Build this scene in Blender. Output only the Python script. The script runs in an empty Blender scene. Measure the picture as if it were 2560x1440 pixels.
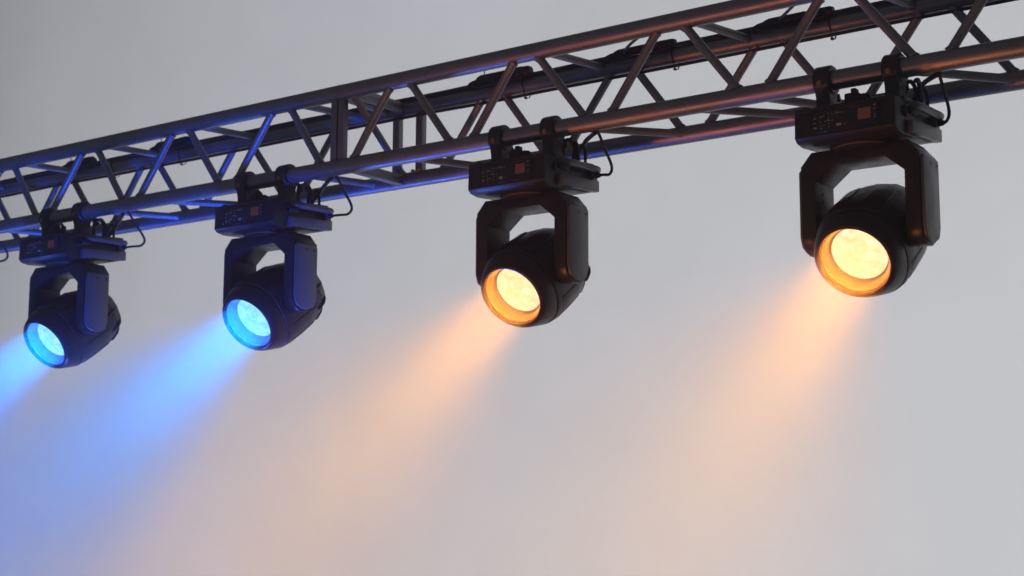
import bpy, bmesh, math, random
from mathutils import Vector, Matrix

random.seed(7)
S = bpy.context.scene
COL = S.collection

# ------------------------------------------------------------------ camera
cam_d = bpy.data.cameras.new("camera")
cam = bpy.data.objects.new("camera", cam_d)
COL.objects.link(cam)
YAW, PITCH, ROLL = -0.63211, 0.15287, 0.00468
fwd = Vector((math.sin(YAW) * math.cos(PITCH), math.cos(YAW) * math.cos(PITCH), math.sin(PITCH)))
rt = Vector((math.cos(YAW), -math.sin(YAW), 0.0))
up = rt.cross(fwd)
rt, up = (rt * math.cos(ROLL) + up * math.sin(ROLL)), (up * math.cos(ROLL) - rt * math.sin(ROLL))
CAM = Vector((2.7479, -3.56087, -1.12067))
m = Matrix.Identity(4)
for i in range(3):
    m[i][0], m[i][1], m[i][2], m[i][3] = rt[i], up[i], -fwd[i], CAM[i]
cam.matrix_world = m
cam_d.sensor_width = 36.0
cam_d.lens = 36.0 * 3935.1 / 2560.0
cam_d.clip_end = 200
cam_d.dof.use_dof = True
cam_d.dof.focus_distance = 4.15
cam_d.dof.aperture_fstop = 5.6
S.camera = cam

# ------------------------------------------------------------------ view, world
S.render.engine = 'CYCLES'
S.view_settings.view_transform = 'Standard'
S.view_settings.look = 'None'
S.view_settings.exposure = 0.0
S.view_settings.gamma = 1.0
S.cycles.use_denoising = True
S.cycles.max_bounces = 8
S.cycles.volume_bounces = 0
S.cycles.sample_clamp_indirect = 6.0

world = bpy.data.worlds.new("World")
S.world = world
world.use_nodes = True
bg = world.node_tree.nodes["Background"]
bg.inputs["Color"].default_value = (0.90, 0.95, 1.0, 1)      # the dim hall around the stage
bg.inputs["Strength"].default_value = 0.092

# ------------------------------------------------------------------ light settings
HAZE_DENSITY = 0.016
# each head throws a wide saturated beam with a narrower, paler core
BEAMS = {'B': ((88.0, (0.0, 0.15, 1.0), 56), (37.0, (0.0, 0.60, 0.62), 32)),
         'A': ((35.0, (1.0, 0.22, 0.10), 55), (19.0, (0.90, 0.58, 0.0), 32))}
GLOW = {'B': (0.45, (0.005, 0.16, 1.0)), 'A': (0.80, (1.0, 0.22, 0.0))}



def lamp(name, kind, loc, direction, energy, color, **kw):
    d = bpy.data.lights.new(name, kind)
    d.energy = energy
    d.color = color
    for k, v in kw.items():
        setattr(d, k, v)
    o = bpy.data.objects.new(name, d)
    COL.objects.link(o)
    o.location = loc
    o.rotation_euler = Vector(direction).to_track_quat('-Z', 'Y').to_euler()
    return o


# unseen area lights added behind the white cloth to brighten it evenly
lamp("backdrop_light", 'AREA', (-1.0, 11.0, 0.0), (0, -1, 0), 1850.0, (0.94, 0.95, 0.985),
     shape='RECTANGLE', size=22.0, size_y=16.0)
lamp("backdrop_light", 'AREA', (1.5, 9.0, -2.5), (0, -1, 0), 70.0, (0.97, 0.97, 1.0),
     shape='RECTANGLE', size=8.0, size_y=6.0)
# stage wash lamps low down in the hall: blue from below, amber from below in front
lamp("blue_wash_light", 'SPOT', (-2.3, 0.55, -2.7), (0.55, -0.12, 1), 250.0, (0.11, 0.20, 1.0),
     spot_size=math.radians(85), spot_blend=0.8, shadow_soft_size=0.16)
lamp("blue_wash_light", 'SPOT', (-5.2, 0.2, -2.7), (0.6, -0.05, 1), 150.0, (0.11, 0.20, 1.0),
     spot_size=math.radians(85), spot_blend=0.8, shadow_soft_size=0.16)
for lx in (-0.85, -1.86):      # unseen spots added to turn the two blue heads bluer
    lamp("blue_wash_light", 'SPOT', (lx + 0.62, -0.85, -1.45), (-0.60, 0.85, 1.02), 380.0, (0.02, 0.10, 1.0),
         spot_size=math.radians(36), spot_blend=0.7, shadow_soft_size=0.10)
for lx in (1.208, 0.188):      # weaker unseen spots added for a warm glow on the amber heads
    lamp("amber_uplight", 'SPOT', (lx - 0.25, -0.85, -1.5), (0.25, 0.80, 1.02), 22.0, (1.0, 0.30, 0.10),
         spot_size=math.radians(34), spot_blend=0.7, shadow_soft_size=0.10)
lamp("amber_wash_light", 'SPOT', (-0.5, -2.1, -2.2), (0.62, 0.95, 0.95), 105.0, (1.0, 0.26, 0.13),
     spot_size=math.radians(70), spot_blend=0.8, shadow_soft_size=0.14)


# ------------------------------------------------------------------ materials
def new_mat(name):
    mt = bpy.data.materials.new(name)
    mt.use_nodes = True
    nt = mt.node_tree
    return mt, nt, nt.nodes["Principled BSDF"]


def setin(b, **kw):
    for k, v in kw.items():
        b.inputs[k.replace('_', ' ')].default_value = v


def plastic(name, col, rough, grain=0.15, scale=900, spec=0.4):
    mt, nt, b = new_mat(name)
    setin(b, Base_Color=(*col, 1), Roughness=rough)
    b.inputs["Specular IOR Level"].default_value = spec
    tc = nt.nodes.new("ShaderNodeTexCoord")
    n = nt.nodes.new("ShaderNodeTexNoise")
    n.inputs["Scale"].default_value = scale
    n.inputs["Detail"].default_value = 3
    nt.links.new(tc.outputs["Object"], n.inputs["Vector"])
    bp = nt.nodes.new("ShaderNodeBump")
    bp.inputs["Strength"].default_value = grain
    bp.inputs["Distance"].default_value = 0.001
    nt.links.new(n.outputs["Fac"], bp.inputs["Height"])
    nt.links.new(bp.outputs["Normal"], b.inputs["Normal"])
    n2 = nt.nodes.new("ShaderNodeTexNoise")
    n2.inputs["Scale"].default_value = 22
    n2.inputs["Detail"].default_value = 5
    nt.links.new(tc.outputs["Object"], n2.inputs["Vector"])
    mr = nt.nodes.new("ShaderNodeMapRange")
    mr.inputs["From Min"].default_value = 0.3
    mr.inputs["From Max"].default_value = 0.7
    mr.inputs["To Min"].default_value = rough - 0.08
    mr.inputs["To Max"].default_value = rough + 0.08
    nt.links.new(n2.outputs["Fac"], mr.inputs["Value"])
    nt.links.new(mr.outputs["Result"], b.inputs["Roughness"])
    mx = nt.nodes.new("ShaderNodeMix")
    mx.data_type = 'RGBA'
    mx.inputs["A"].default_value = (*[c * 0.75 for c in col], 1)
    mx.inputs["B"].default_value = (*[c * 1.3 for c in col], 1)
    nt.links.new(n2.outputs["Fac"], mx.inputs["Factor"])
    nt.links.new(mx.outputs["Result"], b.inputs["Base Color"])
    return mt


def tube_metal(name, col, rough):
    mt, nt, b = new_mat(name)
    setin(b, Metallic=0.85)
    tc = nt.nodes.new("ShaderNodeTexCoord")
    n = nt.nodes.new("ShaderNodeTexNoise")
    n.inputs["Scale"].default_value = 14
    n.inputs["Detail"].default_value = 8
    n.inputs["Roughness"].default_value = 0.65
    nt.links.new(tc.outputs["Object"], n.inputs["Vector"])
    mp = nt.nodes.new("ShaderNodeMapping")
    mp.inputs["Scale"].default_value = (6, 260, 260)
    nt.links.new(tc.outputs["Object"], mp.inputs["Vector"])
    st = nt.nodes.new("ShaderNodeTexNoise")
    st.inputs["Scale"].default_value = 1.0
    st.inputs["Detail"].default_value = 4
    nt.links.new(mp.outputs["Vector"], st.inputs["Vector"])
    mr = nt.nodes.new("ShaderNodeMapRange")
    mr.inputs["From Min"].default_value = 0.25
    mr.inputs["From Max"].default_value = 0.75
    mr.inputs["To Min"].default_value = rough - 0.09
    mr.inputs["To Max"].default_value = rough + 0.10
    nt.links.new(n.outputs["Fac"], mr.inputs["Value"])
    nt.links.new(mr.outputs["Result"], b.inputs["Roughness"])
    mx = nt.nodes.new("ShaderNodeMix")
    mx.data_type = 'RGBA'
    mx.inputs["A"].default_value = (*[c * 0.72 for c in col], 1)
    mx.inputs["B"].default_value = (*[c * 1.25 for c in col], 1)
    nt.links.new(n.outputs["Fac"], mx.inputs["Factor"])
    nt.links.new(mx.outputs["Result"], b.inputs["Base Color"])
    bp = nt.nodes.new("ShaderNodeBump")
    bp.inputs["Strength"].default_value = 0.12
    bp.inputs["Distance"].default_value = 0.0008
    nt.links.new(st.outputs["Fac"], bp.inputs["Height"])
    nt.links.new(bp.outputs["Normal"], b.inputs["Normal"])
    return mt


def emission_lens(name, deep, hot, strength):
    """glowing front lens: a hot, cloudy glass with bright specks"""
    mt, nt, b = new_mat(name)
    tc = nt.nodes.new("ShaderNodeTexCoord")
    n = nt.nodes.new("ShaderNodeTexNoise")
    n.inputs["Scale"].default_value = 38
    n.inputs["Detail"].default_value = 9
    n.inputs["Roughness"].default_value = 0.72
    n.inputs["Distortion"].default_value = 0.2
    nt.links.new(tc.outputs["Object"], n.inputs["Vector"])
    v = nt.nodes.new("ShaderNodeTexVoronoi")
    v.inputs["Scale"].default_value = 230
    nt.links.new(tc.outputs["Object"], v.inputs["Vector"])
    sp = nt.nodes.new("ShaderNodeMapRange")
    sp.inputs["From Min"].default_value = 0.0
    sp.inputs["From Max"].default_value = 0.30
    sp.inputs["To Min"].default_value = 0.25
    sp.inputs["To Max"].default_value = 0.0
    nt.links.new(v.outputs["Distance"], sp.inputs["Value"])
    ad = nt.nodes.new("ShaderNodeMath")
    ad.operation = 'ADD'
    nt.links.new(n.outputs["Fac"], ad.inputs[0])
    nt.links.new(sp.outputs["Result"], ad.inputs[1])
    cr = nt.nodes.new("ShaderNodeValToRGB")
    cr.color_ramp.elements[0].position = 0.26
    cr.color_ramp.elements[0].color = (*deep, 1)
    cr.color_ramp.elements[1].position = 0.70
    cr.color_ramp.elements[1].color = (*hot, 1)
    nt.links.new(ad.outputs[0], cr.inputs["Fac"])
    nt.links.new(cr.outputs["Color"], b.inputs["Emission Color"])
    b.inputs["Emission Strength"].default_value = strength
    setin(b, Base_Color=(0.02, 0.02, 0.02, 1), Roughness=0.1)
    return mt


def flat_mat(name, col, rough=0.5, emit=None, es=0.0, metallic=0.0):
    mt, nt, b = new_mat(name)
    tc = nt.nodes.new("ShaderNodeTexCoord")
    n = nt.nodes.new("ShaderNodeTexNoise")
    n.inputs["Scale"].default_value = 120
    n.inputs["Detail"].default_value = 3
    nt.links.new(tc.outputs["Object"], n.inputs["Vector"])
    mx = nt.nodes.new("ShaderNodeMix")
    mx.data_type = 'RGBA'
    mx.inputs["A"].default_value = (*[c * 0.8 for c in col], 1)
    mx.inputs["B"].default_value = (*[min(1, c * 1.15) for c in col], 1)
    nt.links.new(n.outputs["Fac"], mx.inputs["Factor"])
    nt.links.new(mx.outputs["Result"], b.inputs["Base Color"])
    setin(b, Roughness=rough, Metallic=metallic)
    if emit:
        b.inputs["Emission Color"].default_value = (*emit, 1)
        b.inputs["Emission Strength"].default_value = es
    return mt


M_TUBE = tube_metal("truss_tube_metal", (0.19, 0.19, 0.205), 0.45)
M_BRACE = tube_metal("truss_brace_metal", (0.20, 0.20, 0.215), 0.54)
M_BODY = plastic("black_housing_plastic", (0.011, 0.011, 0.0115), 0.40, 0.10, 700, 0.24)
M_SIDE = plastic("grey_black_moulding", (0.050, 0.050, 0.054), 0.40, 0.12, 800, 0.6)  # black plastic, painted greyer for the light reflected on side parts
M_YOKE = plastic("black_yoke_plastic", (0.011, 0.011, 0.012), 0.38, 0.10, 700, 0.24)
M_HEAD = plastic("black_head_plastic", (0.011, 0.011, 0.012), 0.38, 0.12, 700, 0.24)
M_CLAMP = plastic("black_clamp_coating", (0.010, 0.010, 0.011), 0.45, 0.15, 900, 0.35)
M_RUBBER = plastic("black_cable_rubber", (0.008, 0.008, 0.009), 0.55, 0.10, 900, 0.3)
M_PANEL = plastic("control_panel_gloss", (0.008, 0.008, 0.009), 0.22, 0.02, 700, 0.4)
M_INNER = flat_mat("barrel_lining", (0.36, 0.35, 0.34), 0.35)
M_LIP, nt, b = new_mat("frosted_lip_ring")
setin(b, Base_Color=(0.85, 0.85, 0.84, 1), Roughness=0.35)
tr_ = nt.nodes.new("ShaderNodeBsdfTranslucent")
tr_.inputs["Color"].default_value = (0.9, 0.9, 0.9, 1)
ms_ = nt.nodes.new("ShaderNodeMixShader")
ms_.inputs["Fac"].default_value = 0.7
nt.links.new(b.outputs[0], ms_.inputs[1])
nt.links.new(tr_.outputs[0], ms_.inputs[2])
nt.links.new(ms_.outputs[0], nt.nodes["Material Output"].inputs["Surface"])
M_SCREEN = flat_mat("display_screen_glow", (0.05, 0.02, 0.012), 0.3, (0.62, 0.16, 0.06), 0.05)
M_PRINT = flat_mat("pale_panel_print", (0.17, 0.17, 0.165), 0.6)
M_BRASS = flat_mat("dull_brass", (0.35, 0.20, 0.08), 0.4, metallic=0.8)
M_RED = flat_mat("red_tag_plastic", (0.45, 0.06, 0.04), 0.5)
M_WHITE = flat_mat("white_tag_paper", (0.75, 0.77, 0.8), 0.6)
M_LENS_B = emission_lens("blue_glowing_lens", (0.10, 0.50, 0.86), (0.42, 0.90, 0.92), 1.2)
M_LENS_A = emission_lens("amber_glowing_lens", (1.0, 0.55, 0.17), (1.0, 0.86, 0.54), 1.3)

# backdrop: white cloth lit from behind
M_CLOTH, nt, b = new_mat("white_backdrop_cloth")
out = nt.nodes["Material Output"]
dif = nt.nodes.new("ShaderNodeBsdfDiffuse")
trn = nt.nodes.new("ShaderNodeBsdfTranslucent")
mxs = nt.nodes.new("ShaderNodeMixShader")
tc = nt.nodes.new("ShaderNodeTexCoord")
n = nt.nodes.new("ShaderNodeTexNoise")
n.inputs["Scale"].default_value = 1.6
n.inputs["Detail"].default_value = 7
n.inputs["Roughness"].default_value = 0.62
nt.links.new(tc.outputs["Object"], n.inputs["Vector"])
mr = nt.nodes.new("ShaderNodeMapRange")
mr.inputs["From Min"].default_value = 0.3
mr.inputs["From Max"].default_value = 0.7
mr.inputs["To Min"].default_value = 0.655
mr.inputs["To Max"].default_value = 0.685
nt.links.new(n.outputs["Fac"], mr.inputs["Value"])
cmb = nt.nodes.new("ShaderNodeCombineColor")
for ch in range(3):
    nt.links.new(mr.outputs["Result"], cmb.inputs[ch])
nt.links.new(cmb.outputs["Color"], dif.inputs["Color"])
nt.links.new(cmb.outputs["Color"], trn.inputs["Color"])
mxs.inputs["Fac"].default_value = 0.6
nt.links.new(dif.outputs[0], mxs.inputs[1])
nt.links.new(trn.outputs[0], mxs.inputs[2])
nt.links.new(mxs.outputs[0], out.inputs["Surface"])


# ------------------------------------------------------------------ mesh helpers
def finish(bm, angle=38):
    bmesh.ops.recalc_face_normals(bm, faces=bm.faces)
    for f in bm.faces:
        f.smooth = True
    a = math.radians(angle)
    for e in bm.edges:
        if len(e.link_faces) == 2 and e.calc_face_angle(0) > a:
            e.smooth = False


def obj(name, bm, mat, parent=None, angle=38):
    finish(bm, angle)
    me = bpy.data.meshes.new(name)
    bm.to_mesh(me)
    bm.free()
    me.materials.append(mat)
    o = bpy.data.objects.new(name, me)
    COL.objects.link(o)
    if parent is not None:
        o.parent = parent
    return o


def frame_for(d):
    d = Vector(d).normalized()
    a = d.cross(Vector((0, 0, 1)))
    if a.length < 1e-3:
        a = d.cross(Vector((0, 1, 0)))
    a.normalize()
    return d, a, d.cross(a)


def add_rings(bm, rings, closed_ends=True):
    vs = [[bm.verts.new(p) for p in r] for r in rings]
    k = len(rings[0])
    for i in range(len(vs) - 1):
        for j in range(k):
            bm.faces.new((vs[i][j], vs[i][(j + 1) % k], vs[i + 1][(j + 1) % k], vs[i + 1][j]))
    if closed_ends:
        bm.faces.new(list(reversed(vs[0])))
        bm.faces.new(vs[-1])


def add_lathe(bm, origin, axis, prof, seg=40, closed=True):
    """prof: list of (s along axis, radius)"""
    d, a, c = frame_for(axis)
    o = Vector(origin)
    rings = []
    for s, r in prof:
        rings.append([o + d * s + (a * math.cos(2 * math.pi * j / seg) + c * math.sin(2 * math.pi * j / seg)) * r
                      for j in range(seg)])
    add_rings(bm, rings, closed)


def add_tube(bm, p0, p1, r, seg=20, flare=0.0):
    p0, p1 = Vector(p0), Vector(p1)
    L = (p1 - p0).length
    if flare > 0:
        prof = [(0, r + flare), (0.004, r + flare * 0.8), (0.011, r), (L - 0.011, r), (L - 0.004, r + flare * 0.8), (L, r + flare)]
    else:
        prof = [(0, r), (L, r)]
    add_lathe(bm, p0, p1 - p0, prof, seg)


def catmull(pts, n=8):
    P = [Vector(p) for p in pts]
    P = [P[0] * 2 - P[1]] + P + [P[-1] * 2 - P[-2]]
    res = []
    for i in range(1, len(P) - 2):
        a, b_, c, d = P[i - 1:i + 3]
        for k in range(n):
            t = k / n
            res.append(0.5 * ((2 * b_) + (c - a) * t + (2 * a - 5 * b_ + 4 * c - d) * t * t + (3 * b_ - a - 3 * c + d) * t ** 3))
    res.append(P[-2])
    return res


def add_sweep(bm, pts, r, seg=10, n=8):
    C = catmull(pts, n) if len(pts) > 2 else [Vector(p) for p in pts]
    t = (C[1] - C[0]).normalized()
    d, a, c = frame_for(t)
    rings = []
    for i, p in enumerate(C):
        t = (C[min(i + 1, len(C) - 1)] - C[max(i - 1, 0)]).normalized()
        a = (a - t * a.dot(t)).normalized()
        c = t.cross(a)
        rings.append([p + (a * math.cos(2 * math.pi * j / seg) + c * math.sin(2 * math.pi * j / seg)) * r for j in range(seg)])
    add_rings(bm, rings)


def add_box(bm, lo, hi, bev=0.0, seg=2, sel=None):
    lo, hi = Vector(lo), Vector(hi)
    r = bmesh.ops.create_cube(bm, size=1.0)
    vs = r['verts']
    for v in vs:
        v.co = Vector(((lo[i] + hi[i]) / 2 + v.co[i] * (hi[i] - lo[i]) for i in range(3)))
    if bev > 0:
        es = list({e for v in vs for e in v.link_edges})
        if sel:
            es = [e for e in es if sel((e.verts[0].co + e.verts[1].co) / 2)]
        bmesh.ops.bevel(bm, geom=es, offset=bev, segments=seg, profile=0.5, affect='EDGES')


def add_prism(bm, poly, axis, lo, hi, bev=0.0, seg=2):
    """poly: list of 2-D points in the plane of the two other axes (kept in x,y,z order)"""
    def P(q, t):
        if axis == 0:
            return (t, q[0], q[1])
        if axis == 1:
            return (q[0], t, q[1])
        return (q[0], q[1], t)
    a = [bm.verts.new(P(q, lo)) for q in poly]
    c = [bm.verts.new(P(q, hi)) for q in poly]
    k = len(poly)
    fs = [bm.faces.new(a), bm.faces.new(list(reversed(c)))]
    for j in range(k):
        fs.append(bm.faces.new((a[j], c[j], c[(j + 1) % k], a[(j + 1) % k])))
    bmesh.ops.recalc_face_normals(bm, faces=fs)
    if bev > 0:
        es = list({e for f in fs[:2] for e in f.edges})
        bmesh.ops.bevel(bm, geom=es, offset=bev, segments=seg, profile=0.5, affect='EDGES')


def thing(name, label, cat, loc=(0, 0, 0), group=None):
    o = bpy.data.objects.new(name, None)
    o.empty_display_size = 0.05
    COL.objects.link(o)
    o.location = loc
    o["label"] = label
    o["category"] = cat
    if group:
        o["group"] = group
    return o


def tag(o, label, cat, group=None, kind=None):
    if kind:
        o["kind"] = kind
    if label:
        o["label"] = label
    if cat:
        o["category"] = cat
    if group:
        o["group"] = group
    return o


BM = bmesh.new

# ------------------------------------------------------------------ backdrop
bmx = BM()
NX, NZ = 60, 24
rows = []
for i in range(NX + 1):
    x = -26 + 40 * i / NX
    fold = 0.05 * math.sin(x * 0.9) + 0.03 * math.sin(x * 2.3 + 1)
    rows.append([bmx.verts.new((x, 6.0 + fold, -7 + 16 * k / NZ)) for k in range(NZ + 1)])
for i in range(NX):
    for k in range(NZ):
        bmx.faces.new((rows[i][k], rows[i + 1][k], rows[i + 1][k + 1], rows[i][k + 1]))
bd = obj("backdrop", bmx, M_CLOTH, None, 80)
tag(bd, "plain pale grey backdrop behind the lighting truss", None, kind="structure")

# ------------------------------------------------------------------ truss
W, H, RC = 0.2663, 0.24, 0.025
truss = thing("lighting_truss", "dark metal box truss of round tubes sloping up across the picture", "truss", (-0.5, 0, 0))


def tp(name, bm, mat=M_BRACE):
    for v in bm.verts:
        v.co.x += 0.5
    return obj(name, bm, mat, truss)


SEAM = -0.536
for (x0, x1) in ((-4.2, SEAM - 0.0015), (SEAM + 0.0015, 2.7)):
    for y in (0, W):
        for z in (0, H):
            b_ = BM()
            L = x1 - x0
            add_lathe(b_, (x0, y, z), (1, 0, 0), [(0, RC - 0.003), (0.003, RC), (L - 0.003, RC), (L, RC - 0.003)], 36)
            tp("chord", b_, M_TUBE)

ft = [0.186 + 0.482 * k for k in range(-1, 6)] + [-0.790 - 0.478 * k for k in range(0, 6)]
ft[0] = -0.287
fbn = [-0.047 + 0.481 * k for k in range(0, 6)] + [-1.030 - 0.482 * k for k in range(0, 6)]
BO = 0.030          # half distance between the two braces that meet at a node


def diag(xa, za, xb, zb, y, r=0.0122):
    b_ = BM()
    s = 1 if xb > xa else -1
    a = Vector((xa + s * BO, y, za))
    c = Vector((xb - s * BO, y, zb))
    d = (c - a).normalized()
    k = (RC - 0.006) / abs(d.z)
    add_tube(b_, a + d * k, c - d * k, r, 18, 0.0035)
    tp("diagonal_brace", b_)


for y, tops, bots in ((0.0, sorted(ft), sorted(fbn + [-0.515, -0.567])),
                      (W, sorted([-0.13 + 0.48 * k for k in range(0, 6)] + [-0.75 - 0.49 * k for k in range(0, 7)]),
                       sorted([-0.37 + 0.48 * k for k in range(0, 6)] + [-0.99 - 0.49 * k for k in range(0, 7)]))):
    for t in tops:
        lo = [q for q in bots if q < t and t - q < 0.36 and (q - SEAM) * (t - SEAM) > 0]
        hi = [q for q in bots if q > t and q - t < 0.36 and (q - SEAM) * (t - SEAM) > 0]
        if lo:
            diag(t, H, lo[-1], 0, y)
        if hi:
            diag(t, H, hi[0], 0, y)


def crossbar(x0, x1, z, r=0.0115):
    b_ = BM()
    a, c = Vector((x0, 0, z)), Vector((x1, W, z))
    d = (c - a).normalized()
    add_tube(b_, a + d * (RC - 0.006), c - d * (RC - 0.006), r, 18, 0.003)
    tp("cross_brace", b_)


BTN = sorted([-0.13 + 0.48 * k for k in range(0, 6)] + [-0.75 - 0.49 * k for k in range(0, 7)])
BBN = sorted([-0.37 + 0.48 * k for k in range(0, 6)] + [-0.99 - 0.49 * k for k in range(0, 7)])
for t in sorted(ft):
    c = [q for q in BTN if -0.06 < q - t < 0.3]
    if c and abs(t + 0.287) > 0.01:
        crossbar(t + 0.05, t + 0.11, H)
for xa, xb in ((-2.75, -2.6), (-2.30, -2.16), (-1.70, -1.537), (-1.40, -1.17), (-0.70, -0.60), (-0.28, -0.15), (0.33, 0.57), (0.69, 0.93), (0.90, 1.05),
               (1.30, 1.52), (1.70, 1.94)):
    crossbar(xa, xb, 0)

# end frames of the two truss lengths that are bolted together
b_ = BM(); add_box(b_, (-0.563, -0.011, RC - 0.004), (-0.538, 0.013, H - RC + 0.004), 0.002); tp("frame_post", b_)
b_ = BM(); add_box(b_, (-0.534, -0.009, RC - 0.004), (-0.512, 0.015, H - RC + 0.004), 0.002); tp("frame_post", b_)
b_ = BM(); add_box(b_, (-0.534, W - 0.012, RC - 0.004), (-0.508, W + 0.012, H - RC + 0.004), 0.002); tp("frame_post", b_)
b_ = BM(); add_box(b_, (-0.438, W - 0.010, RC - 0.004), (-0.411, W + 0.014, H - RC + 0.004), 0.002); tp("frame_post", b_)
b_ = BM(); add_tube(b_, (-0.492, 0.018, H), (-0.492, W - 0.018, H), 0.0185, 24, 0.003); tp("frame_bar", b_)
b_ = BM(); add_tube(b_, (-0.556, 0.018, H), (-0.556, W - 0.018, H), 0.0150, 24, 0.003); tp("frame_bar", b_)
b_ = BM(); add_box(b_, (-0.506, 0.018, -0.018), (-0.476, W - 0.018, 0.014), 0.003); tp("frame_bar", b_)
b_ = BM(); add_tube(b_, (-0.486, 0.014, H - 0.016), (-0.486, W - 0.012, 0.016), 0.0115, 18, 0.003); tp("frame_brace", b_)
for dx in (-0.008, 0.012):
    b_ = BM(); add_lathe(b_, (-0.425 + dx, W - 0.022, 0.02), (0, -1, 0), [(0, 0.006), (0.008, 0.006), (0.010, 0.004)], 12)
    tp("coupler_bolt", b_, M_BRASS)
# coupler sleeves at the seam
for y in (0, W):
    for z in (0, H):
        b_ = BM(); add_lathe(b_, (SEAM - 0.004, y, z), (1, 0, 0), [(0, RC - 0.004), (0, RC + 0.0006), (0.008, RC + 0.0006), (0.008, RC - 0.004)], 36, False)
        tp("coupler_ring", b_, M_TUBE)

# ------------------------------------------------------------------ moving head light (prototype at the origin = tube axis)
AX = Vector((0, 0.8, 0.6))            # from the front lens backwards through the head
LIP = Vector((0, -0.0665, -0.478))    # centre of the front lip


def shear(bm):
    for v in bm.verts:
        v.co.z += 0.07 * (v.co.y + 0.095)


def make_light():
    root = thing("moving_head_light", "", "stage light")
    # --- base
    b_ = BM()
    prof = [(-0.095, -0.094), (0.150, -0.094), (0.167, -0.103), (0.167, -0.165), (0.150, -0.176),
            (0.105, -0.181), (-0.055, -0.181), (-0.086, -0.174), (-0.097, -0.163)]
    add_prism(b_, prof, 0, -0.135, 0.128, 0.0035, 2)
    shear(b_)
    base = obj("base_housing", b_, M_BODY, root)
    # top lid seam
    b_ = BM(); add_box(b_, (-0.131, -0.0985, -0.0995), (0.126, 0.160, -0.0905), 0.002); shear(b_)
    obj("lid", b_, M_BODY, base)
    # control panel
    b_ = BM(); add_box(b_, (-0.088, -0.0995, -0.155), (0.086, -0.092, -0.1035), 0.002)
    for lo_, hi_ in (((-0.0905, -0.1008, -0.1570), (0.0885, -0.094, -0.1545)), ((-0.0905, -0.1008, -0.1040), (0.0885, -0.094, -0.1015)),
                     ((-0.0905, -0.1008, -0.1544), (-0.0880, -0.094, -0.1041)), ((0.0860, -0.1008, -0.1544), (0.0885, -0.094, -0.1041))):
        add_box(b_, lo_, hi_, 0.0006, 1)
    shear(b_)
    obj("control_panel", b_, M_PANEL, base)
    b_ = BM(); add_box(b_, (0.034, -0.1015, -0.139), (0.068, -0.097, -0.111), 0.0025); shear(b_)
    obj("display_screen", b_, M_SCREEN, base)
    # printed marks and keys
    marks = [(-0.078, -0.120, .010, .003), (-0.062, -0.118, .006, .004), (-0.054, -0.117, .004, .004), (-0.078, -0.132, .009, .002),
             (-0.063, -0.132, .003, .003), (-0.077, -0.144, .009, .005), (-0.062, -0.141, .004, .003), (-0.061, -0.147, .005, .003),
             (-0.054, -0.140, .004, .004), (-0.042, -0.113, .006, .002), (-0.041, -0.121, .004, .002), (-0.042, -0.129, .006, .004),
             (-0.050, -0.130, .003, .003), (-0.041, -0.137, .003, .003), (-0.041, -0.145, .004, .003), (-0.032, -0.114, .004, .003),
             (-0.004, -0.114, .004, .003), (-0.032, -0.131, .003, .005), (0.0775, -0.1185, .004, .003), (0.078, -0.131, .003, .003),
             (0.0775, -0.138, .004, .003), (0.0775, -0.108, .006, .005)]
    b_ = BM()
    for (x, z, w, h) in marks:
        add_box(b_, (x - w * .42, -0.1003, z - h * .36), (x + w * .42, -0.0985, z + h * .36))
    shear(b_)
    o = obj("panel_print", b_, M_PRINT, base)
    o["kind"] = "stuff"
    for (x0, x1, z0, z1, mt) in ((-0.026, -0.009, -0.115, -0.109, M_SIDE), (-0.022, -0.008, -0.146, -0.139, M_PRINT), (-0.001, 0.0015, -0.146, -0.139, M_BRASS)):
        b_ = BM(); add_box(b_, (x0, -0.1010, z0), (x1, -0.0985, z1), 0.0007, 1); shear(b_)
        obj("key", b_, mt, base)
    # right side: pocket block, carrying bar, connector
    b_ = BM()
    add_box(b_, (0.124, -0.030, -0.176), (0.144, 0.162, -0.143), 0.003, 2)
    add_box(b_, (0.124, 0.134, -0.150), (0.140, 0.160, -0.118), 0.003, 2)
    shear(b_)
    obj("side_pocket", b_, M_SIDE, base)
    b_ = BM()
    add_sweep(b_, [(0.126, -0.014, -0.104), (0.141, -0.004, -0.106), (0.146, 0.02, -0.107), (0.147, 0.09, -0.110), (0.146, 0.146, -0.112), (0.130, 0.162, -0.112)], 0.0105, 14, 6)
    shear(b_)
    obj("side_handle", b_, M_SIDE, base)
    b_ = BM()
    add_lathe(b_, (0.126, -0.040, -0.121), (1, 0.0, 0), [(0, .014), (.010, .014), (.012, .011), (.012, .009), (.006, .009)], 18)
    add_lathe(b_, (0.135, -0.034, -0.120), (0.25, 1, -0.10), [(0, .009), (.004, .011), (.030, .010), (.036, .007)], 16)
    shear(b_)
    obj("power_inlet", b_, M_RUBBER, base)
    b_ = BM(); add_lathe(b_, (-0.134, 0.0, -0.146), (-1, 0, 0), [(0, .011), (.010, .0115), (.014, .009), (.015, .004)], 16); shear(b_)
    obj("side_knob", b_, M_RUBBER, base)
    b_ = BM(); add_lathe(b_, (-0.112, -0.070, -0.094), (0, 0, 1), [(0, .013), (.008, .013), (.013, .009), (.014, .004)], 16)
    add_lathe(b_, (-0.112, 0.120, -0.090), (0, 0, 1), [(0, .013), (.014, .013), (.020, .009), (.021, .004)], 16)
    obj("rubber_foot", b_, M_RUBBER, base)
    # connector block between the clamps
    b_ = BM(); add_box(b_, (-0.016, -0.065, -0.096), (0.022, -0.020, -0.058), 0.005, 2)
    add_box(b_, (-0.004, -0.052, -0.060), (0.010, -0.030, -0.044), 0.003, 2)
    obj("connector_block", b_, M_RUBBER, base)
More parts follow.
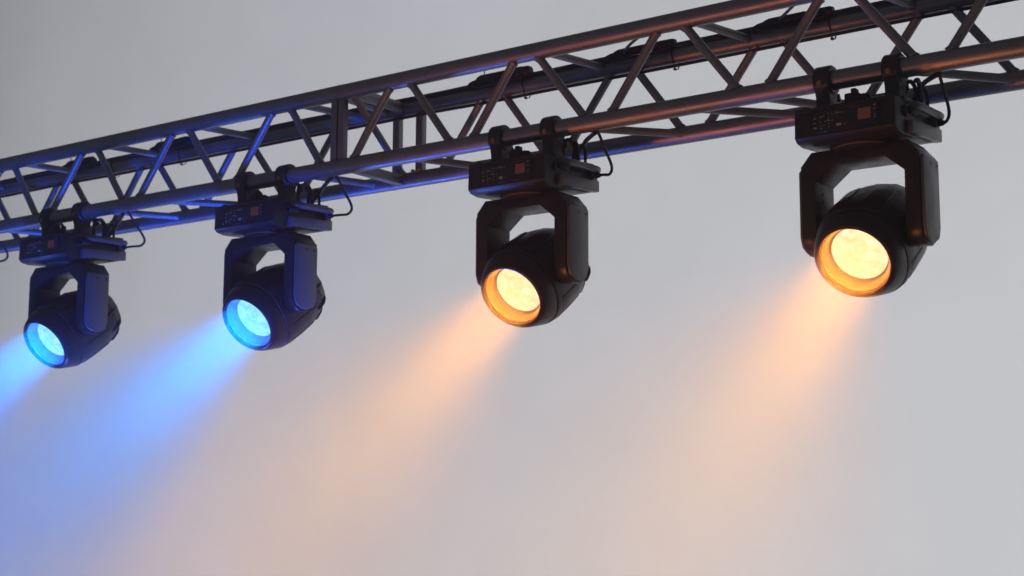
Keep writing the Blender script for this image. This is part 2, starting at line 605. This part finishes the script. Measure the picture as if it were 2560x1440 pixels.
    b_ = BM(); add_lathe(b_, (0.022, -0.040, -0.074), (1, 0.15, -0.1), [(0, .016), (.014, .015), (.022, .009), (.024, .003)], 18)
    obj("connector_cap", b_, M_RUBBER, base)
    # bracket plates
    for sx in (-0.091, 0.091):
        b_ = BM(); add_box(b_, (sx - 0.040, -0.045, -0.096), (sx + 0.040, 0.045, -0.081), 0.003, 2)
        obj("bracket_plate", b_, M_CLAMP, base)
    # --- clamps
    for sx in (-0.091, 0.091):
        b_ = BM()
        outer, inner = [], []
        N = 24
        for j in range(N):
            a = 2 * math.pi * j / N
            r = 0.0385
            y, z = r * math.cos(a), r * math.sin(a)
            y = max(y, -0.0355)
            outer.append((y, z)); inner.append((0.0256 * math.cos(a), 0.0256 * math.sin(a)))
        hw = 0.0225
        ch = 0.004
        rings = []
        for (xx, pts) in ((-hw, inner), (-hw, [(p[0] * .90, p[1] * .90) for p in outer]), (-hw + ch, outer), (hw - ch, outer),
                          (hw, [(p[0] * .90, p[1] * .90) for p in outer]), (hw, inner), (-hw, inner)):
            rings.append([(sx + xx, p[0], p[1]) for p in pts])
        add_rings(b_, rings, False)
        bmesh.ops.remove_doubles(b_, verts=b_.verts, dist=1e-6)
        neck = [(-0.031, -0.022), (-0.024, -0.044), (-0.022, -0.060), (-0.027, -0.074), (-0.027, -0.088),
                (0.030, -0.088), (0.030, -0.074), (0.022, -0.058), (0.024, -0.040), (0.030, -0.022), (0.018, -0.0285), (0.0, -0.0320), (-0.018, -0.0285)]
        add_prism(b_, neck, 0, sx - 0.019, sx + 0.019, 0.003, 2)
        cl = obj("clamp", b_, M_CLAMP, root)
        b_ = BM(); add_lathe(b_, (sx - 0.003, -0.0345, -0.012), (0, -1, 0), [(0, .0075), (.002, .0075), (.002, .0045), (.004, .0045), (.0045, .003)], 14)
        obj("clamp_bolt", b_, M_BRASS, cl)
        b_ = BM(); add_sweep(b_, [(sx, 0.036, -0.010), (sx, 0.052, -0.016), (sx, 0.060, -0.030)], 0.006, 10, 4)
        add_lathe(b_, (sx, 0.060, -0.020), (0, 0, -1), [(0, .009), (.018, .012), (.022, .008)], 12)
        obj("wing_nut", b_, M_CLAMP, cl)
    # --- pan bearing
    b_ = BM(); add_lathe(b_, (0.0, 0.023, -0.170), (0, 0, -1), [(0, .088), (.010, .088), (.013, .080), (.022, .078)], 48)
    obj("pan_bearing", b_, M_BODY, root)
    b_ = BM(); add_lathe(b_, (0.0, 0.023, -0.1825), (0, 0, -1), [(0, .0815), (.0028, .0815)], 48, True)
    obj("bearing_ring", b_, M_BRASS, root)
    # --- yoke
    b_ = BM()
    Y0, Y1 = -0.032, 0.078
    out_l = [(-0.143, -0.436), (-0.155, -0.416), (-0.1545, -0.220), (-0.125, -0.186)]
    in_l = [(-0.064, -0.220), (-0.114, -0.260), (-0.116, -0.436)]
    # crossbeam with chamfered shoulders (x,z), mirrored
    half = [(-0.1545, -0.330), (-0.1545, -0.220), (-0.125, -0.186)]
    poly = half + [(0.125, -0.186), (0.1545, -0.220), (0.1545, -0.330), (0.116, -0.330), (0.116, -0.260), (0.066, -0.219),
                   (-0.066, -0.219), (-0.116, -0.260), (-0.116, -0.330)]
    add_prism(b_, poly, 1, Y0, Y1, 0.0025, 2)
    yoke = obj("yoke", b_, M_YOKE, root)
    yoke.location.x = 0.003
    arm = [(Y0, -0.3290), (Y0, -0.398), (Y0 + 0.012, -0.425), (0.006, -0.440), (0.040, -0.440), (Y1 - 0.012, -0.425), (Y1, -0.398), (Y1, -0.3290)]
    for s in (-1, 1):
        b_ = BM()
        add_prism(b_, arm, 0, min(s * 0.1155, s * 0.1543), max(s * 0.1155, s * 0.1543), 0.0025, 2)
        obj("yoke_arm", b_, M_YOKE, yoke)
        b_ = BM()
        cov = [(Y0 + .006, -0.232), (Y0 + .006, -0.396), (Y0 + .016, -0.421), (0.010, -0.433), (0.036, -0.433), (Y1 - .016, -0.421), (Y1 - .006, -0.396), (Y1 - .006, -0.232), (Y1 - .012, -0.226), (Y0 + .012, -0.226)]
        add_prism(b_, cov, 0, min(s * 0.1525, s * 0.163), max(s * 0.1525, s * 0.163), 0.003, 2)
        obj("arm_cover", b_, M_SIDE, yoke)
        for yy in (0.020, 0.058):
            b_ = BM(); add_lathe(b_, (s * 0.1625, yy, -0.242), (s, 0, 0), [(0, .0045), (.001, .0045), (.0012, .003)], 10)
            obj("cover_screw", b_, M_RUBBER, yoke)
        # inner screws
        for zz in (-0.285, -0.305):
            b_ = BM(); add_lathe(b_, (s * 0.116, 0.012, zz), (-s, 0, 0), [(0, .004), (.0012, .004), (.0015, .0025)], 10)
            obj("arm_screw", b_, M_RUBBER, yoke)
    # --- head: rings along AX, each (s, half width, half height, drop)
    d, a, c = frame_for(AX)
    KEYS = [(-0.002, 0.0925, 0.0925, 0.0), (0.000, 0.0975, 0.0975, 0.0), (0.008, 0.1035, 0.104, 0.0005), (0.022, 0.1075, 0.110, 0.002),
            (0.046, 0.1110, 0.118, 0.005), (0.058, 0.1125, 0.122, 0.006), (0.090, 0.1125, 0.1225, 0.008), (0.130, 0.1115, 0.122, 0.011),
            (0.165, 0.1105, 0.119, 0.014), (0.205, 0.1110, 0.116, 0.016), (0.245, 0.1045, 0.104, 0.018), (0.270, 0.0960, 0.094, 0.019),
            (0.290, 0.0860, 0.083, 0.020), (0.304, 0.0700, 0.066, 0.020)]

    def key(s_):
        for k0, k1 in zip(KEYS, KEYS[1:]):
            if k0[0] <= s_ <= k1[0]:
                t_ = (s_ - k0[0]) / (k1[0] - k0[0])
                return [k0[q] + (k1[q] - k0[q]) * t_ for q in range(4)]
        return list(KEYS[-1])

    def hp(s_, th, dr=0.0, kk=1.0):
        _, rx, rb, off = key(s_)
        e_ = 2.0 / (2.0 + 0.40 * min(1.0, max(0.0, (s_ - 0.01) / 0.05)))      # squarish behind the bezel
        cx, sx = math.cos(th), math.sin(th)
        cx, sx = math.copysign(abs(cx) ** e_, cx), math.copysign(abs(sx) ** e_, sx)
        return LIP + d * s_ + a * ((rx + dr) * kk * cx) + c * ((rb + dr) * kk * sx + off)

    def ring(s_, seg=64, dr=0.0, kk=1.0):
        return [hp(s_, 2 * math.pi * q / seg, dr, kk) for q in range(seg)]

    b_ = BM()
    add_rings(b_, [ring(0.060, kk=.6), ring(0.052, dr=-.004), ring(0.0535, dr=-.001), ring(0.058), ring(0.090), ring(0.130), ring(0.165), ring(0.205), ring(0.232), ring(0.245),
                   ring(0.250, dr=-.003), ring(0.252, kk=.7)])
    head = obj("head", b_, M_HEAD, root, 30)
    b_ = BM()
    rings = [ring(0.054, kk=.86), ring(0.0505, dr=-.003), ring(0.0480, dr=-.0005), ring(0.046), ring(0.022), ring(0.008), ring(0.0)]
    for s_, r_ in ((-0.002, 0.0925), (-0.001, 0.0890), (0.002, 0.0876), (0.010, 0.0868), (0.054, 0.0868)):
        rings.append([LIP + d * s_ + a * (r_ * math.cos(2 * math.pi * q / 64)) + c * (r_ * math.sin(2 * math.pi * q / 64)) for q in range(64)])
    add_rings(b_, rings, False)
    obj("front_bezel", b_, M_HEAD, head, 30)
    b_ = BM()
    prof = [(0.0105 + 0.0026 * math.cos(t_ * math.pi / 5), 0.0850 + 0.0026 * math.sin(t_ * math.pi / 5)) for t_ in range(11)]
    add_lathe(b_, LIP, AX, prof, 64, False)
    bmesh.ops.remove_doubles(b_, verts=b_.verts, dist=1e-6)
    obj("lip_ring", b_, M_LIP, head, 80)
    b_ = BM()
    prof = [(0.012, 0.0850), (0.014, 0.0830), (0.036, 0.0745), (0.0375, 0.0725), (0.041, 0.0705)]
    add_lathe(b_, LIP, AX, prof, 64, False)
    obj("inner_barrel", b_, M_INNER, head, 60)
    b_ = BM()
    prof = [(0.0365, 0.0), (0.0368, 0.012), (0.0378, 0.030), (0.0395, 0.050), (0.0415, 0.064), (0.0435, 0.0712)]
    prof[0] = (0.0365, 0.0008)
    add_lathe(b_, LIP, AX, prof, 48, True)
    obj("lens", b_, M_LENS_A, head, 60)
    # rear cap with cooling fins
    b_ = BM()
    add_rings(b_, [ring(0.249, 16, kk=.7), ring(0.2505, 16, dr=.001), ring(0.270, 16), ring(0.290, 16), ring(0.304, 16)])
    obj("rear_cap", b_, M_HEAD, head, 20)
    for ang in range(0, 181, 30):
        th = math.radians(ang)
        w_ = 0.0035
        b_ = BM()
        lo, hi = [], []
        for s_, dr in ((0.214, 0.001), (0.226, 0.007), (0.258, 0.008), (0.276, 0.006), (0.296, 0.001)):
            for lst, q in ((lo, -1), (hi, 1)):
                tn = (hp(s_, th + 0.01) - hp(s_, th - 0.01)).normalized()
                lst.append((hp(s_, th, -0.004) + tn * w_ * q, hp(s_, th, dr) + tn * w_ * q * .8))
        vv = [[b_.verts.new(p) for p in (l[0], l[1], h[1], h[0])] for l, h in zip(lo, hi)]
        for r0, r1 in zip(vv, vv[1:]):
            for q in range(4):
                b_.faces.new((r0[q], r0[(q + 1) % 4], r1[(q + 1) % 4], r1[q]))
        b_.faces.new(vv[0]); b_.faces.new(list(reversed(vv[-1])))
        obj("cooling_fin", b_, M_HEAD, head, 30)
    # raised shell panels along the head and tilt hubs
    for ang in (32, 68, 112, 148, 212, 248, 292, 328):
        b_ = BM()
        th = math.radians(ang)
        w = math.radians(14)
        outer, inn = [], []
        for s_ in (0.074, 0.082, 0.130, 0.165, 0.200, 0.207):
            e_ = 0.0 if s_ in (0.074, 0.207) else 0.0026
            outer.append([hp(s_, th + w * q * (1 if e_ else .94), e_ if abs(q) < 1 else e_ * .4) for q in (-1, -.9, -.45, 0, .45, .9, 1)])
            inn.append([hp(s_, th + w * q, -0.003) for q in (-1, -.9, -.45, 0, .45, .9, 1)])
        vo = [[b_.verts.new(p) for p in row] for row in outer]
        vi = [[b_.verts.new(p) for p in row] for row in inn]
        for i in range(5):
            for j in range(6):
                b_.faces.new((vo[i][j], vo[i][j + 1], vo[i + 1][j + 1], vo[i + 1][j]))
                b_.faces.new((vi[i][j], vi[i + 1][j], vi[i + 1][j + 1], vi[i][j + 1]))
            b_.faces.new((vo[i][0], vo[i + 1][0], vi[i + 1][0], vi[i][0]))
            b_.faces.new((vo[i][6], vi[i][6], vi[i + 1][6], vo[i + 1][6]))
        for j in range(6):
            b_.faces.new((vo[0][j], vi[0][j], vi[0][j + 1], vo[0][j + 1]))
            b_.faces.new((vo[5][j], vo[5][j + 1], vi[5][j + 1], vi[5][j]))
        obj("shell_panel", b_, M_HEAD, head, 25)
    for s in (-1, 1):
        b_ = BM(); add_lathe(b_, (s * 0.085, 0.023, -0.405), (s, 0, 0), [(0, .040), (.022, .038), (.030, .033), (.033, .033)], 32)
        obj("tilt_hub", b_, M_HEAD, head)
    return root


proto = make_light()
proto_children = []


def copy_tree(o, parent):
    c = o.copy()
    COL.objects.link(c)
    if parent is not None:
        c.parent = parent
    for ch in list(o.children):
        copy_tree(ch, c)
    return c


LIGHTS = [
    (1.208, 'A', "black moving head light glowing amber, rightmost and largest, orange screen on its base"),
    (0.188, 'A', "black moving head light glowing amber, hung left of the other amber one"),
    (-0.849, 'B', "black moving head light glowing blue, the nearer of the two blue ones"),
    (-1.862, 'B', "black moving head light glowing blue, leftmost and smallest of the row"),
]
roots = [proto] + [copy_tree(proto, None) for _ in LIGHTS[1:]]
for root, (x, kind, lab) in zip(roots, LIGHTS):
    root.location = (x, 0, 0)
    root["label"] = lab
    root["group"] = "moving head lights hung in a row under the truss"
    for hd in root.children:
        for ch in hd.children:
            if ch.name.startswith("lens"):
                ch.material_slots[0].link = 'OBJECT'
                ch.material_slots[0].material = M_LENS_A if kind == 'A' else M_LENS_B
    # the lamp inside the head, shining through the lens opening
    for power, colour, spread in BEAMS[kind]:
        lamp("beam_light", 'AREA', Vector((x, 0, 0)) + LIP + AX * 0.004, -AX, power, colour,
             shape='DISK', size=0.155, spread=math.radians(spread))
    # the same lamp's spill on the walls of the barrel
    lamp("lens_glow_light", 'AREA', Vector((x, 0, 0)) + LIP + AX * 0.034, -AX, GLOW[kind][0], GLOW[kind][1],
         shape='DISK', size=0.130)

# ------------------------------------------------------------------ cables
LOOP = [(0.200, 0.004, -0.0265), (0.198, 0.020, -0.036), (0.194, 0.050, -0.058), (0.189, 0.085, -0.081), (0.181, 0.115, -0.0985),
        (0.169, 0.135, -0.109), (0.156, 0.145, -0.113), (0.143, 0.150, -0.111)]
STRAP = [(0.200, 0.006, -0.0285), (0.170, 0.040, -0.024), (0.130, 0.085, -0.022), (0.095, 0.130, -0.030), (0.07, 0.14, -0.06), (0.06, 0.13, -0.085)]
cable_labels = ["thin black cable hanging in a loop beside the largest amber light",
                "thin black cable hanging in a loop right of the smaller amber light",
                "thin black cable hanging in a loop right of the nearer blue light",
                "thin black cable hanging in a loop right of the leftmost blue light"]
strap_labels = ["black cable running from the front tube to the largest amber light's base top",
                "black cable running from the front tube to the smaller amber light's base top",
                "black cable running from the front tube to the nearer blue light's base top",
                "black cable running from the front tube to the leftmost blue light's base top"]
signal_labels = ["black signal cable looped on top of the largest amber light's base",
                 "black signal cable looped on top of the smaller amber light's base",
                 "black signal cable looped on top of the nearer blue light's base",
                 "black signal cable looped on top of the leftmost blue light's base"]
for i, (x, kind, lab) in enumerate(LIGHTS):
    b_ = BM()
    sh = (0.0, 0.040, 0.100, 0.130)[i]       # where along the tube each cable comes down
    add_sweep(b_, [(p[0] + sh * w_, p[1], p[2] - 0.008 * (i > 0) * (0.03 < p[1] < 0.14)) for p, w_ in zip(LOOP, (1, 1, 1, .97, .88, .65, .30, 0))], 0.0042, 10, 8)
    add_lathe(b_, (0.135, 0.151, -0.111), (1, -0.05, 0), [(0, .008), (.014, .008), (.02, .0055)], 12)
    o = obj("hanging_cable", b_, M_RUBBER)
    o.location = (x, 0, 0)
    tag(o, cable_labels[i], "cable", "cables hanging in loops beside the lights")
    b_ = BM(); add_sweep(b_, [(p[0] + sh * w_, p[1], p[2]) for p, w_ in zip(STRAP, (.8, .7, .5, .2, 0, 0))], 0.0065, 10, 8)
    o = obj("power_cable", b_, M_RUBBER); o.location = (x, 0, 0)
    tag(o, strap_labels[i], "cable", "cables from the front tube to the bases")
    b_ = BM()
    add_sweep(b_, [(0.092, 0.055, -0.085), (0.094, 0.050, -0.055), (0.100, 0.052, -0.024), (0.108, 0.066, -0.020), (0.112, 0.080, -0.040), (0.106, 0.085, -0.064), (0.104, 0.085, -0.085)], 0.0055, 10, 8)
    add_sweep(b_, [(0.132, 0.030, -0.028), (0.129, 0.052, -0.022), (0.125, 0.072, -0.034), (0.121, 0.084, -0.052), (0.119, 0.090, -0.084)], 0.0060, 10, 8)
    add_sweep(b_, [(0.100, 0.100, -0.085), (0.112, 0.104, -0.045), (0.122, 0.108, -0.030), (0.128, 0.112, -0.050), (0.126, 0.115, -0.080)], 0.0045, 10, 8)
    o = obj("signal_cable", b_, M_RUBBER); o.location = (x, 0, 0)
    tag(o, signal_labels[i], "cable", "signal cables on the bases")

# loop at the left edge, belonging to the next light outside the picture
b_ = BM()
add_sweep(b_, [(-2.32, 0.03, -0.028), (-2.318, 0.06, -0.050), (-2.325, 0.09, -0.078), (-2.345, 0.105, -0.094), (-2.378, 0.105, -0.103), (-2.43, 0.10, -0.100)], 0.0042, 10, 8)
o = obj("hanging_cable", b_, M_RUBBER)
tag(o, "short curl of black cable at the left edge under the back tube", "cable", "cables hanging in loops beside the lights")

# runs along the back top tube
def run(y, z, r, x0, x1, wob, seed):
    rnd = random.Random(seed)
    pts = []
    x = x0
    while x < x1:
        pts.append((x, y + rnd.uniform(-wob, wob), z + rnd.uniform(-wob, wob)))
        x += 0.22
    b_ = BM(); add_sweep(b_, pts, r, 10, 4)
    return b_


o = obj("cable_run", run(W - 0.012, H + 0.0285, 0.0058, -4.1, 2.6, 0.0018, 1), M_RUBBER)
tag(o, "thick black cable lying along the top of the rear upper tube", "cable", "cables along the rear upper tube")
o = obj("cable_run", run(W - 0.024, H + 0.0215, 0.0045, -4.1, 2.6, 0.0015, 2), M_RUBBER)
tag(o, "thinner black cable in front of the thick one on the rear upper tube", "cable", "cables along the rear upper tube")
o = obj("cable_run", run(W - 0.008, H - 0.0325, 0.0048, -4.1, 2.6, 0.0015, 3), M_RUBBER)
tag(o, "black cable tied along the underside of the rear upper tube", "cable", "cables along the rear upper tube")

# couplers where cables join on the rear upper tube
COUP = [(-2.10, 0.080, 0.0155, 1, "black cable coupler on the rear tube, leftmost and furthest"),
        (-1.57, 0.098, 0.0165, 1, "black cable coupler on the rear tube between the two blue lights"),
        (-0.07, 0.105, 0.0170, 1, "black cable coupler on the rear tube above the smaller amber light"),
        (0.44, 0.105, 0.0125, 0, "slim black cable coupler on the rear tube right of the smaller amber light"),
        (0.93, 0.105, 0.0125, 0, "slim black cable coupler on the rear tube nearest the largest amber light")]
for i, (x, hl, r, fat, lab) in enumerate(COUP):
    root = thing("cable_coupler", lab, "connector", (x, W - 0.028, H + 0.030 + 0.004 * fat), "cable couplers on the rear upper tube")
    b_ = BM()
    add_lathe(b_, (-hl, 0, 0), (1, 0, 0), [(0, r * .45), (.006, r * .75), (.02, r), (hl * 1.2, r * 1.0), (hl * 1.25, r * .9), (hl * 1.3, r), (hl * 1.9, r), (hl * 2, r * .7)], 20)
    obj("coupler_body", b_, M_RUBBER, root)
    b_ = BM()
    add_lathe(b_, (hl * .35, 0, -0.003), (1, 0, 0), [(0, r * .9), (.003, r * 1.25), (.035, r * 1.25), (.04, r * 1.05), (.055, r * .8)], 20)
    obj("locking_ring", b_, M_RUBBER, root)
    b_ = BM()
    add_sweep(b_, [(-hl - .035, 0, -0.018), (-hl - .02, -0.004, -0.006), (-hl + 0.01, -0.002, 0)], 0.0065, 10, 6)
    add_sweep(b_, [(-hl + .02, -r * .6, -0.004), (-hl - .012, -r, -0.010), (-hl + .01, -r * 1.1, -0.024), (hl * .2, -r * 1.1, -0.024), (hl * .8, -r * .9, -0.016)], 0.0045, 10, 6)
    obj("cable_tail", b_, M_RUBBER, root)
    if fat:
        b_ = BM(); add_sweep(b_, [(-hl * .7, 0, r * .9), (-hl * .72, -0.003, r + .012), (-hl * .78, -0.004, r + .028)], 0.0016, 6, 4)
        obj("tie_tail", b_, M_RUBBER, root)
# ties that hold the lower cable
for x, lab in ((-1.92, "thin black tie around the rear tube at the leftmost coupler"), (-1.55, "thin black tie around the rear tube at the coupler between the blue lights"),
               (0.0, "thin black tie around the rear tube at the coupler over the smaller amber light"), (0.53, "thin black tie around the rear tube right of the smaller amber light"),
               (1.02, "thin black tie around the rear tube nearest the largest amber light")):
    b_ = BM()
    prof = []
    ring = []
    for j in range(36):
        a = 2 * math.pi * j / 36
        rr = RC + 0.0012
        y, z = rr * math.cos(a), rr * math.sin(a)
        if z < -0.018:
            z -= 0.0145 * min(1, (-z - 0.018) / 0.006)
        ring.append((y, z))
    rings = []
    for (dx, k) in ((-0.0022, 1.0), (-0.0022, 1.03), (0.0022, 1.03), (0.0022, 1.0), (-0.0022, 1.0)):
        rings.append([(dx, W + p[0] * k, H + p[1] * k) for p in ring])
    add_rings(b_, rings, False)
    bmesh.ops.remove_doubles(b_, verts=b_.verts, dist=1e-6)
    add_box(b_, (-0.004, W - 0.012, H - 0.046), (0.004, W - 0.003, H - 0.040), 0.001, 1)
    o = obj("cable_tie", b_, M_RUBBER); o.location = (x, 0, 0)
    tag(o, lab, "cable tie", "ties around the rear upper tube")
# drop cables between front and rear upper tubes
for pts, lab in (([(0.56, 0.016, H - 0.014), (0.47, 0.11, H + 0.003), (0.392, 0.205, H + 0.022), (0.385, 0.236, H + 0.030)], "short black cable slung between the upper tubes above the smaller amber light"),
                 ([(1.03, 0.016, H - 0.014), (0.96, 0.11, H + 0.003), (0.892, 0.205, H + 0.022), (0.885, 0.236, H + 0.030)], "short black cable slung between the upper tubes left of the largest amber light")):
    b_ = BM(); add_sweep(b_, pts, 0.0042, 8, 8)
    o = obj("slung_cable", b_, M_RUBBER)
    tag(o, lab, "cable", "cables slung between the upper tubes")
# coloured tags stuck under two clamps
for x, mt, lab in ((1.208, M_RED, "small red tag on the largest amber light's base beside its left clamp"),
                   (0.188, M_RED, "small red tag on the smaller amber light's base beside its left clamp")):
    dx = -0.050 if x > 1 else -0.128
    b_ = BM(); add_box(b_, (-0.012, -0.001, -0.007), (0.012, 0.001, 0.007), 0.0005, 1)
    o = obj("warning_tag", b_, mt)
    o.location = (x + dx, -0.010, -0.076)
    o.rotation_euler = (0.2, 0.45, 0.2)
    tag(o, lab, "tag", "tags beside the clamps")

# ------------------------------------------------------------------ haze in the air, which makes the beams visible
M_HAZE = bpy.data.materials.new("thin_stage_haze")
M_HAZE.use_nodes = True
nt = M_HAZE.node_tree
for nd in list(nt.nodes):
    if nd.type != 'OUTPUT_MATERIAL':
        nt.nodes.remove(nd)
pv = nt.nodes.new("ShaderNodeVolumePrincipled")
pv.inputs["Color"].default_value = (0.95, 0.96, 1.0, 1)
pv.inputs["Density"].default_value = HAZE_DENSITY
pv.inputs["Anisotropy"].default_value = 0.0
nt.links.new(pv.outputs[0], nt.nodes["Material Output"].inputs["Volume"])
b_ = BM(); add_box(b_, (-28, -6.5, -8.5), (15, 7.0, 10))
hz = obj("haze", b_, M_HAZE)
tag(hz, "thin haze in the air that shows the light beams", None, kind="stuff")


# ------------------------------------------------------------------ added volumes that absorb background colour along the beams
def beam_tint_mat(name, density, tint, fade_k, absorb):
    mt = bpy.data.materials.new(name)
    mt.use_nodes = True
    nt = mt.node_tree
    for nd in list(nt.nodes):
        if nd.type != 'OUTPUT_MATERIAL':
            nt.nodes.remove(nd)
    N = nt.nodes.new
    lk = nt.links.new

    def math_(op, a, b_=None, c=None):
        n_ = N("ShaderNodeMath")
        n_.operation = op
        for i_, v_ in enumerate((a, b_, c)):
            if v_ is None:
                continue
            if isinstance(v_, (int, float)):
                n_.inputs[i_].default_value = v_
            else:
                lk(v_, n_.inputs[i_])
        return n_.outputs[0]
    tc_ = N("ShaderNodeTexCoord")
    sx = N("ShaderNodeSeparateXYZ")
    lk(tc_.outputs["Object"], sx.inputs[0])
    rho = math_('SQRT', math_('ADD', math_('MULTIPLY', sx.outputs[0], sx.outputs[0]), math_('MULTIPLY', sx.outputs[1], sx.outputs[1])))
    R_ = math_('MULTIPLY_ADD', sx.outputs[2], TINT_SLOPE, TINT_R0)
    q = math_('DIVIDE', rho, R_)
    mr_ = N("ShaderNodeMapRange")
    mr_.interpolation_type = 'SMOOTHSTEP'
    mr_.inputs["From Min"].default_value = 0.15
    mr_.inputs["From Max"].default_value = 1.0
    mr_.inputs["To Min"].default_value = 1.0
    mr_.inputs["To Max"].default_value = 0.0
    lk(q, mr_.inputs["Value"])
    fade = math_('POWER', 2.718, math_('MULTIPLY', sx.outputs[2], -fade_k))
    end = math_('SUBTRACT', 1.0, math_('POWER', math_('DIVIDE', sx.outputs[2], TINT_LEN), 3.0))
    nz = N("ShaderNodeTexNoise")
    nz.inputs["Scale"].default_value = 3.0
    nz.inputs["Detail"].default_value = 3.0
    lk(tc_.outputs["Object"], nz.inputs["Vector"])
    nzr = math_('MULTIPLY_ADD', nz.outputs["Fac"], 0.7, 0.65)
    d_ = math_('MULTIPLY', math_('MULTIPLY', math_('MULTIPLY', mr_.outputs[0], fade), math_('MULTIPLY', end, nzr)), density)
    pv_ = N("ShaderNodeVolumePrincipled")
    pv_.inputs["Color"].default_value = (*tint, 1)
    pv_.inputs["Absorption Color"].default_value = (*absorb, 1)
    lk(d_, pv_.inputs["Density"])
    lk(pv_.outputs[0], nt.nodes["Material Output"].inputs["Volume"])
    return mt


TINT_R0, TINT_SLOPE, TINT_LEN = 0.084, 0.36, 1.9
M_BEAM_TINT = {'B': beam_tint_mat("thicker_stage_smoke", 2.1, (0.006, 0.006, 0.006), 0.7, (0.0, 0.14, 0.64)), 'A': beam_tint_mat("thin_stage_smoke", 1.25, (0.007, 0.007, 0.007), 2.0, (0.8, 0.36, 0.04))}
tint_labels = ["thin smoke lit orange, trailing from the largest amber light", "thin smoke lit orange, trailing from the smaller amber light",
                "thin smoke lit blue, trailing from the nearer blue light", "thin smoke lit blue, trailing from the leftmost blue light"]
for i, (x, kind, lab) in enumerate(LIGHTS):
    b_ = BM()
    add_lathe(b_, (0, 0, 0), (0, 0, 1), [(0, TINT_R0), (TINT_LEN, TINT_R0 + TINT_SLOPE * TINT_LEN)], 48)
    o = obj("smoke", b_, M_BEAM_TINT[kind])
    o.location = Vector((x, 0, 0)) + LIP - AX * 0.003
    o.rotation_euler = (-AX).to_track_quat('Z', 'Y').to_euler()
    tag(o, tint_labels[i], None, kind="stuff")
